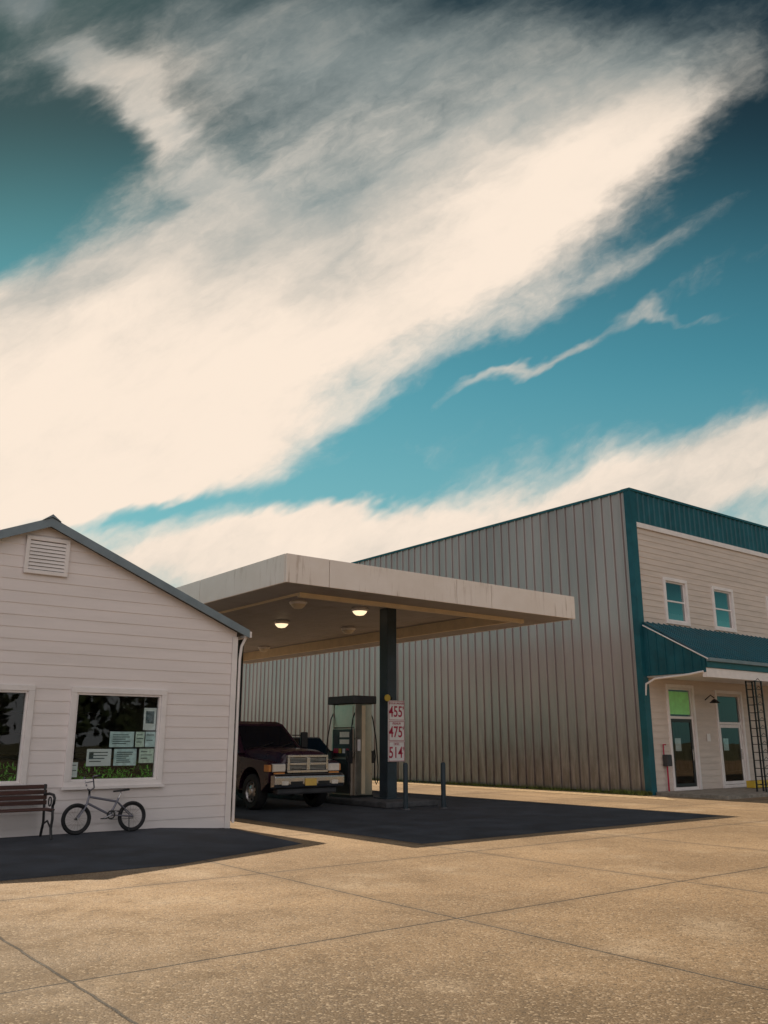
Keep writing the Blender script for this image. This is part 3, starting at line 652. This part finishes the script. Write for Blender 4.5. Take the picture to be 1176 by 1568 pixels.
# ------------------------------------------------------------------ trees far behind the viewer (seen reflected in windows)
V=[];F=[];MI=[]
def leafblob(c,R,n):
    for i in range(n):
        d=Vector((random.gauss(0,1),random.gauss(0,1),random.gauss(0,1))).normalized()*(R*random.uniform(.6,1.05)); p=c+d
        u=Vector((random.gauss(0,1),random.gauss(0,1),random.gauss(0,1))).normalized(); w=u.cross(d).normalized(); s=random.uniform(.3,.6)
        o=len(V); V.extend([p-u*s,p+w*s*.7,p+u*s,p-w*s*.7]); F.append((o,o+1,o+2,o+3)); MI.append(0)
for i in range(44):
    x=-58+i*3.2+random.uniform(-1,1); y=-52+random.uniform(-4,4); h=random.uniform(9,15)
    o=len(V)
    for k in range(6):
        a=k*math.pi/3; V.append(Vector((x+.35*math.cos(a),y+.35*math.sin(a),0)))
    for k in range(6):
        a=k*math.pi/3; V.append(Vector((x+.12*math.cos(a),y+.12*math.sin(a),h*.8)))
    for k in range(6): F.append((o+k,o+(k+1)%6,o+6+(k+1)%6,o+6+k)); MI.append(1)
    for b in range(8): leafblob(Vector((x+random.uniform(-2,2),y+random.uniform(-2,2),h*random.uniform(.15,.95))),random.uniform(1.4,2.4),60)
ob=mk('distant_trees',V,F,[m_fol,m_bark])
for p,mi in zip(ob.data.polygons,MI): p.material_index=mi

# ------------------------------------------------------------------ sun
sd=Vector((.06,1,0)).normalized(); el=math.radians(50.5)
sdir=Vector((sd.x*math.cos(el),sd.y*math.cos(el),math.sin(el)))
sl=bpy.data.lights.new('sun','SUN'); sl.energy=4.8; sl.angle=math.radians(.5); sl.color=(1,.82,.60)
so=bpy.data.objects.new('sun',sl); COL.objects.link(so); so.rotation_euler=sdir.to_track_quat('Z','Y').to_euler(); so.location=(0,30,40)

# ------------------------------------------------------------------ world sky with clouds
w=bpy.data.worlds.new('World'); scene.world=w; w.use_nodes=True
w.cycles.sampling_method='MANUAL'; w.cycles.sample_map_resolution=256
nt=w.node_tree; nt.nodes.clear(); N=NT(nt)
out=N.n('ShaderNodeOutputWorld'); bg=N.n('ShaderNodeBackground'); nt.links.new(bg.outputs[0],out.inputs[0]); bg.inputs[1].default_value=.1
sky=N.n('ShaderNodeTexSky',sky_type='NISHITA'); sky.sun_disc=False; sky.sun_elevation=el; sky.sun_rotation=math.atan2(.06,1)
sky.air_density=1.; sky.dust_density=.6; sky.ozone_density=2.
D=N.n('ShaderNodeTexCoord').outputs['Generated']
hd=N.V('DOT_PRODUCT',D,(.6157,.788,0))
den=N.M('MAXIMUM',N.M('ABSOLUTE',hd),.22)
p=N.M('DIVIDE',N.V('DOT_PRODUCT',D,(.788,-.6157,0)),den); q=N.M('DIVIDE',N.V('DOT_PRODUCT',D,(0,0,1)),den)
cb=N.n('ShaderNodeCombineXYZ'); nt.links.new(p,cb.inputs[0]); nt.links.new(q,cb.inputs[1]); pq=cb.outputs[0]
st=N.mapping(pq,rot=(0,0,math.radians(-33)))
st=N.mapping(st,scale=(.62,1.45,1))
w1=N.V('SCALE',N.V('SUBTRACT',N.noise(st,2.6,2,.5,color=True),(.5,.5,.5)),scale=.18)
w2=N.V('SCALE',N.V('SUBTRACT',N.noise(st,9,4,.62,color=True),(.5,.5,.5)),scale=.10)
wp=N.V('ADD',N.V('ADD',pq,w1),w2)
def blob(cx,cy,L,W,ang,wt):
    v=N.mapping(wp,(cx,cy,0),(0,0,math.radians(ang)),(L,W,1),'TEXTURE')
    l=N.V('DOT_PRODUCT',v,v); return N.M('MULTIPLY',N.M('EXPONENT',N.M('MULTIPLY',l,-1)),wt)
clouds=[(-.20,.55,.40,.18,35,1.35),(.22,.76,.36,.10,38,1.25),(-.45,.45,.26,.15,0,1.15),(-.36,.33,.32,.07,6,1.0),(-.14,.215,.24,.03,8,.75),
 (.36,.32,.38,.058,14,1.3),(.20,.19,.5,.06,0,.8),(.19,.457,.16,.013,25,.85),(.37,.52,.10,.009,-4,.40),(-.06,.95,.42,.12,6,.78),(-.39,.88,.028,.06,70,.9),(-.305,.81,.03,.06,60,.9),
 (-.22,.72,.07,.035,-20,.6),(-.52,1.0,.05,.04,0,1.0),(.1,.10,.9,.06,0,.8),(.27,.58,.20,.025,28,.40),
 (-.30,.265,.11,.018,6,-.75),(-.06,.275,.13,.03,12,-.75),(.03,.39,.16,.03,25,-.55),(-.50,.69,.13,.06,20,-.55)]
d=None
for c in clouds:
    g=blob(*c); d=g if d is None else N.M('ADD',d,g)
fb=N.noise(N.V('ADD',st,w2),4.2,7,.62)
fb3=N.noise(N.V('ADD',N.V('ADD',pq,w1),w2),13,6,.65)
dens=N.M('ADD',N.M('ADD',d,N.M('MULTIPLY',N.M('SUBTRACT',fb,.5),1.35)),N.M('MULTIPLY',N.M('SUBTRACT',fb3,.5),.5))
alpha=N.ss(dens,.12,1.02)
sh=N.M('ADD',N.M('MULTIPLY',N.M('SUBTRACT',fb,.5),1.5),N.M('MULTIPLY',N.M('SUBTRACT',fb3,.5),.45))
core=blob(-.30,.42,.70,.26,15,.78); core2=blob(.27,.75,.32,.08,40,.75); core3=blob(.3,.25,1.2,.2,0,.55); core4=blob(-.34,.84,.14,.08,-50,.45)
br=N.M('ADD',N.M('ADD',N.M('ADD',N.M('ADD',core,core2),core3),core4),sh)
br=N.ss(br,-.10,1.05)
cc=N.mix(br,(3.2,3.6,3.5),(9.7,8.2,6.8))
cc=N.mix(1.,cc,N.mix(N.ss(q,.76,1.08),(1,1,1),(.44,.50,.53)),'MULTIPLY')
skyc=N.mix(1.,sky.outputs[0],(.34,.86,.66),'MULTIPLY')
skyc=N.mix(N.ss(q,.1,.50,.6,0),skyc,(2.8,5.0,5.2))
skyc=N.mix(1.,skyc,N.mix(N.ss(q,.40,.88),(1,1,1),(.26,.17,.18)),'MULTIPLY')
fin=N.mix(alpha,skyc,cc)
# unseen bright cloud added behind the viewer to fill the shaded fronts
back_fill=N.M('MULTIPLY',N.ss(hd,.0,-.55),N.ss(N.noise(D,2.2,4,.6),.30,.62,.6,1))
fin=N.mix(back_fill,fin,N.mix(N.noise(D,4,4,.6),(5.6,5.4,5.6),(9.8,9.1,9.1)))
nt.links.new(fin,bg.inputs[0])

# ------------------------------------------------------------------ camera
cam=bpy.data.cameras.new('camera'); co=bpy.data.objects.new('camera',cam); COL.objects.link(co)
co.location=(0,0,1.6); co.rotation_euler=(math.radians(90+14.9),0,math.radians(-38))
cam.sensor_fit='VERTICAL'; cam.sensor_height=36; cam.lens=36*1320/1568; cam.clip_end=2000; cam.clip_start=.05
scene.camera=co
scene.view_settings.view_transform='Standard'; scene.view_settings.look='None'; scene.view_settings.exposure=0; scene.view_settings.gamma=1
